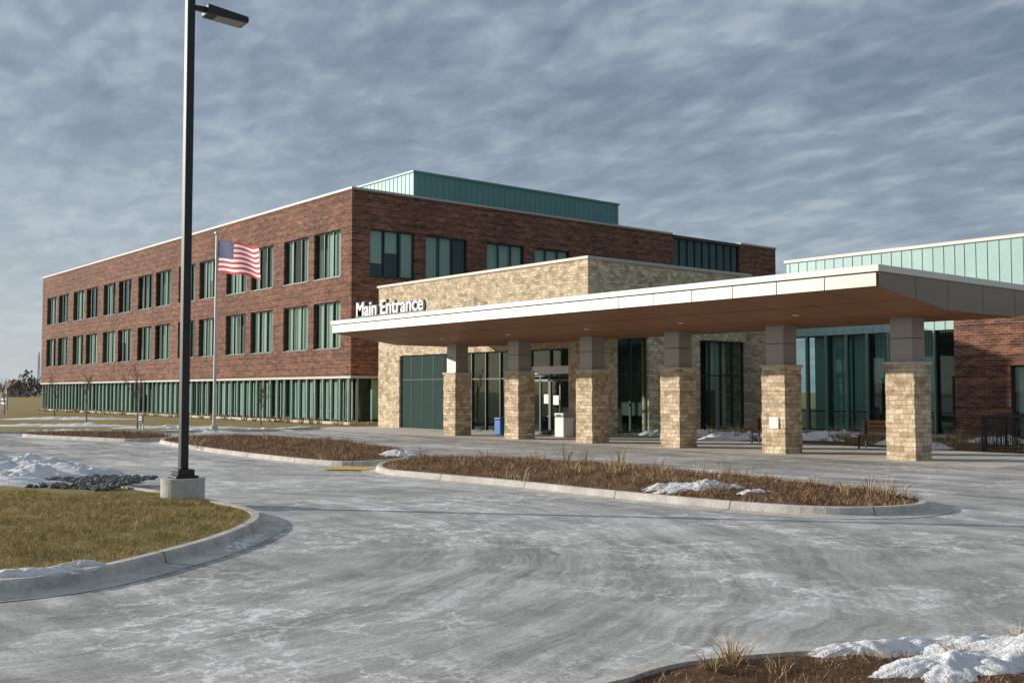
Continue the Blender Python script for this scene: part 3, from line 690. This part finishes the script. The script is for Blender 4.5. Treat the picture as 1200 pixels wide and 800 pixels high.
for i in range(3):
    a0=2.094*i; a1=2.094*(i+1)
    rod((mx+.9*math.cos(a0),my+.9*math.sin(a0),0),(mx+.25*math.cos(a0),my+.25*math.sin(a0),21),.09)
    for k in range(12):
        s0=1-k/14; s1=1-(k+1)/14
        rod((mx+.9*s0*math.cos(a0),my+.9*s0*math.sin(a0),k*1.6),(mx+.9*s1*math.cos(a1),my+.9*s1*math.sin(a1),(k+1)*1.6),.05)
mk('lattice',V,F,STEEL,M)
V=[];F=[]
for c in range(420):
    az=math.radians(random.uniform(-60,5)); R_=random.uniform(380,560); cx,cy=R_*math.sin(az),R_*math.cos(az)
    Ht=random.uniform(5,9.5); wdt=random.uniform(2.5,6)
    for k in range(110):
        zz=Ht*random.random()**.8; rr=wdt*math.sqrt(random.random())*(1-abs(zz/Ht-.45)); a=random.uniform(0,6.28)
        X,Y=cx+rr*math.cos(a),cy+rr*math.sin(a); x,y=W(X,Y); s=random.uniform(.15,.5); q=random.uniform(0,3.14)
        n=len(V); V+=[(x-s*math.cos(q),y-s*math.sin(q),zz),(x+s*math.cos(q),y+s*math.sin(q),zz+random.uniform(-.2,.2)),(x+random.uniform(-.2,.2),y+random.uniform(-.2,.2),zz+s*2.4)]; F.append((n,n+1,n+2))
mk('distant_treeline',V,F,TWIG)
# ---------------------------------------------------------------- sky, sun
EL=math.radians(15); sv=Vector((*W(-.98,.2),0)).normalized(); rot=math.atan2(sv.x,sv.y)
wd_=bpy.data.worlds.new('World'); bpy.context.scene.world=wd_; wd_.use_nodes=True; t=NT(wd_); t.n.clear()
sky=t.a('ShaderNodeTexSky'); sky.sky_type='NISHITA'; sky.sun_disc=False; sky.sun_elevation=EL; sky.sun_rotation=rot
gco=t.a('ShaderNodeTexCoord').outputs['Generated']; s=t.a('ShaderNodeSeparateXYZ',{0:gco})
zc=t.math('MAXIMUM',s.outputs[2],0.); den=t.math('ADD',zc,.17)
cv=t.a('ShaderNodeCombineXYZ',{0:t.math('DIVIDE',s.outputs[0],den),1:t.math('DIVIDE',s.outputs[1],den),2:0.}).outputs[0]
cvr=t.a('ShaderNodeMapping',{'Vector':cv,'Rotation':(0,0,.5),'Scale':(1.,.62,1.)}).outputs[0]
n1=t.noise(cvr,12.,4,.55,.3); n2=t.noise(cvr,3.4,5,.55,.3); n3=t.noise(cv,.8,3,.5)
cl=t.math('ADD',t.math('MULTIPLY',n1,.42),t.math('ADD',t.math('MULTIPLY',n2,.40),t.math('MULTIPLY',n3,.26)))
dt=t.a('ShaderNodeVectorMath',{0:gco,1:tuple(sv)},operation='DOT_PRODUCT').outputs['Value']
cl=t.math('ADD',cl,t.math('MULTIPLY',dt,.07))
hz=t.ramp(zc,[(0.,1.),(.10,.68),(.24,.22),(.5,0.)])
cc=t.ramp(cl,[(.44,(1.15,1.53,2.1)),(.55,(1.8,2.25,2.9)),(.66,(2.95,3.4,3.95))])
hzf=t.math('MULTIPLY',hz,t.a('ShaderNodeMapRange',{0:dt,1:-.6,2:.7,3:.12,4:.92}).outputs[0])
cc=t.mix(hzf,cc,(4.0,4.5,4.9))
cc=t.mix(t.ramp(zc,[(.45,0.),(.9,.6)]),cc,(3.6,3.9,4.2))
full=t.mix(.88,sky.outputs[0],cc)
bg=t.a('ShaderNodeBackground',{'Color':full,'Strength':.135}); t.a('ShaderNodeOutputWorld',{0:bg.outputs[0]})
sl=bpy.data.lights.new('sun','SUN'); sl.energy=5; sl.angle=math.radians(.8); sl.color=(1.,.92,.81)
so=bpy.data.objects.new('sun',sl); col.objects.link(so)
dv=Vector((sv.x*math.cos(EL),sv.y*math.cos(EL),math.sin(EL))); so.rotation_euler=dv.to_track_quat('Z','Y').to_euler()
# ---------------------------------------------------------------- camera
cam=bpy.data.cameras.new('camera'); cam.lens=36.48; cam.sensor_width=36; cam.clip_end=6000; cam.clip_start=.05
co_=bpy.data.objects.new('camera',cam); col.objects.link(co_); co_.location=(0,0,1.85); co_.rotation_euler=(math.radians(92.78),0,-A)
sc_=bpy.context.scene; sc_.camera=co_; sc_.view_settings.view_transform='Standard'; sc_.view_settings.look='None'; sc_.view_settings.exposure=0
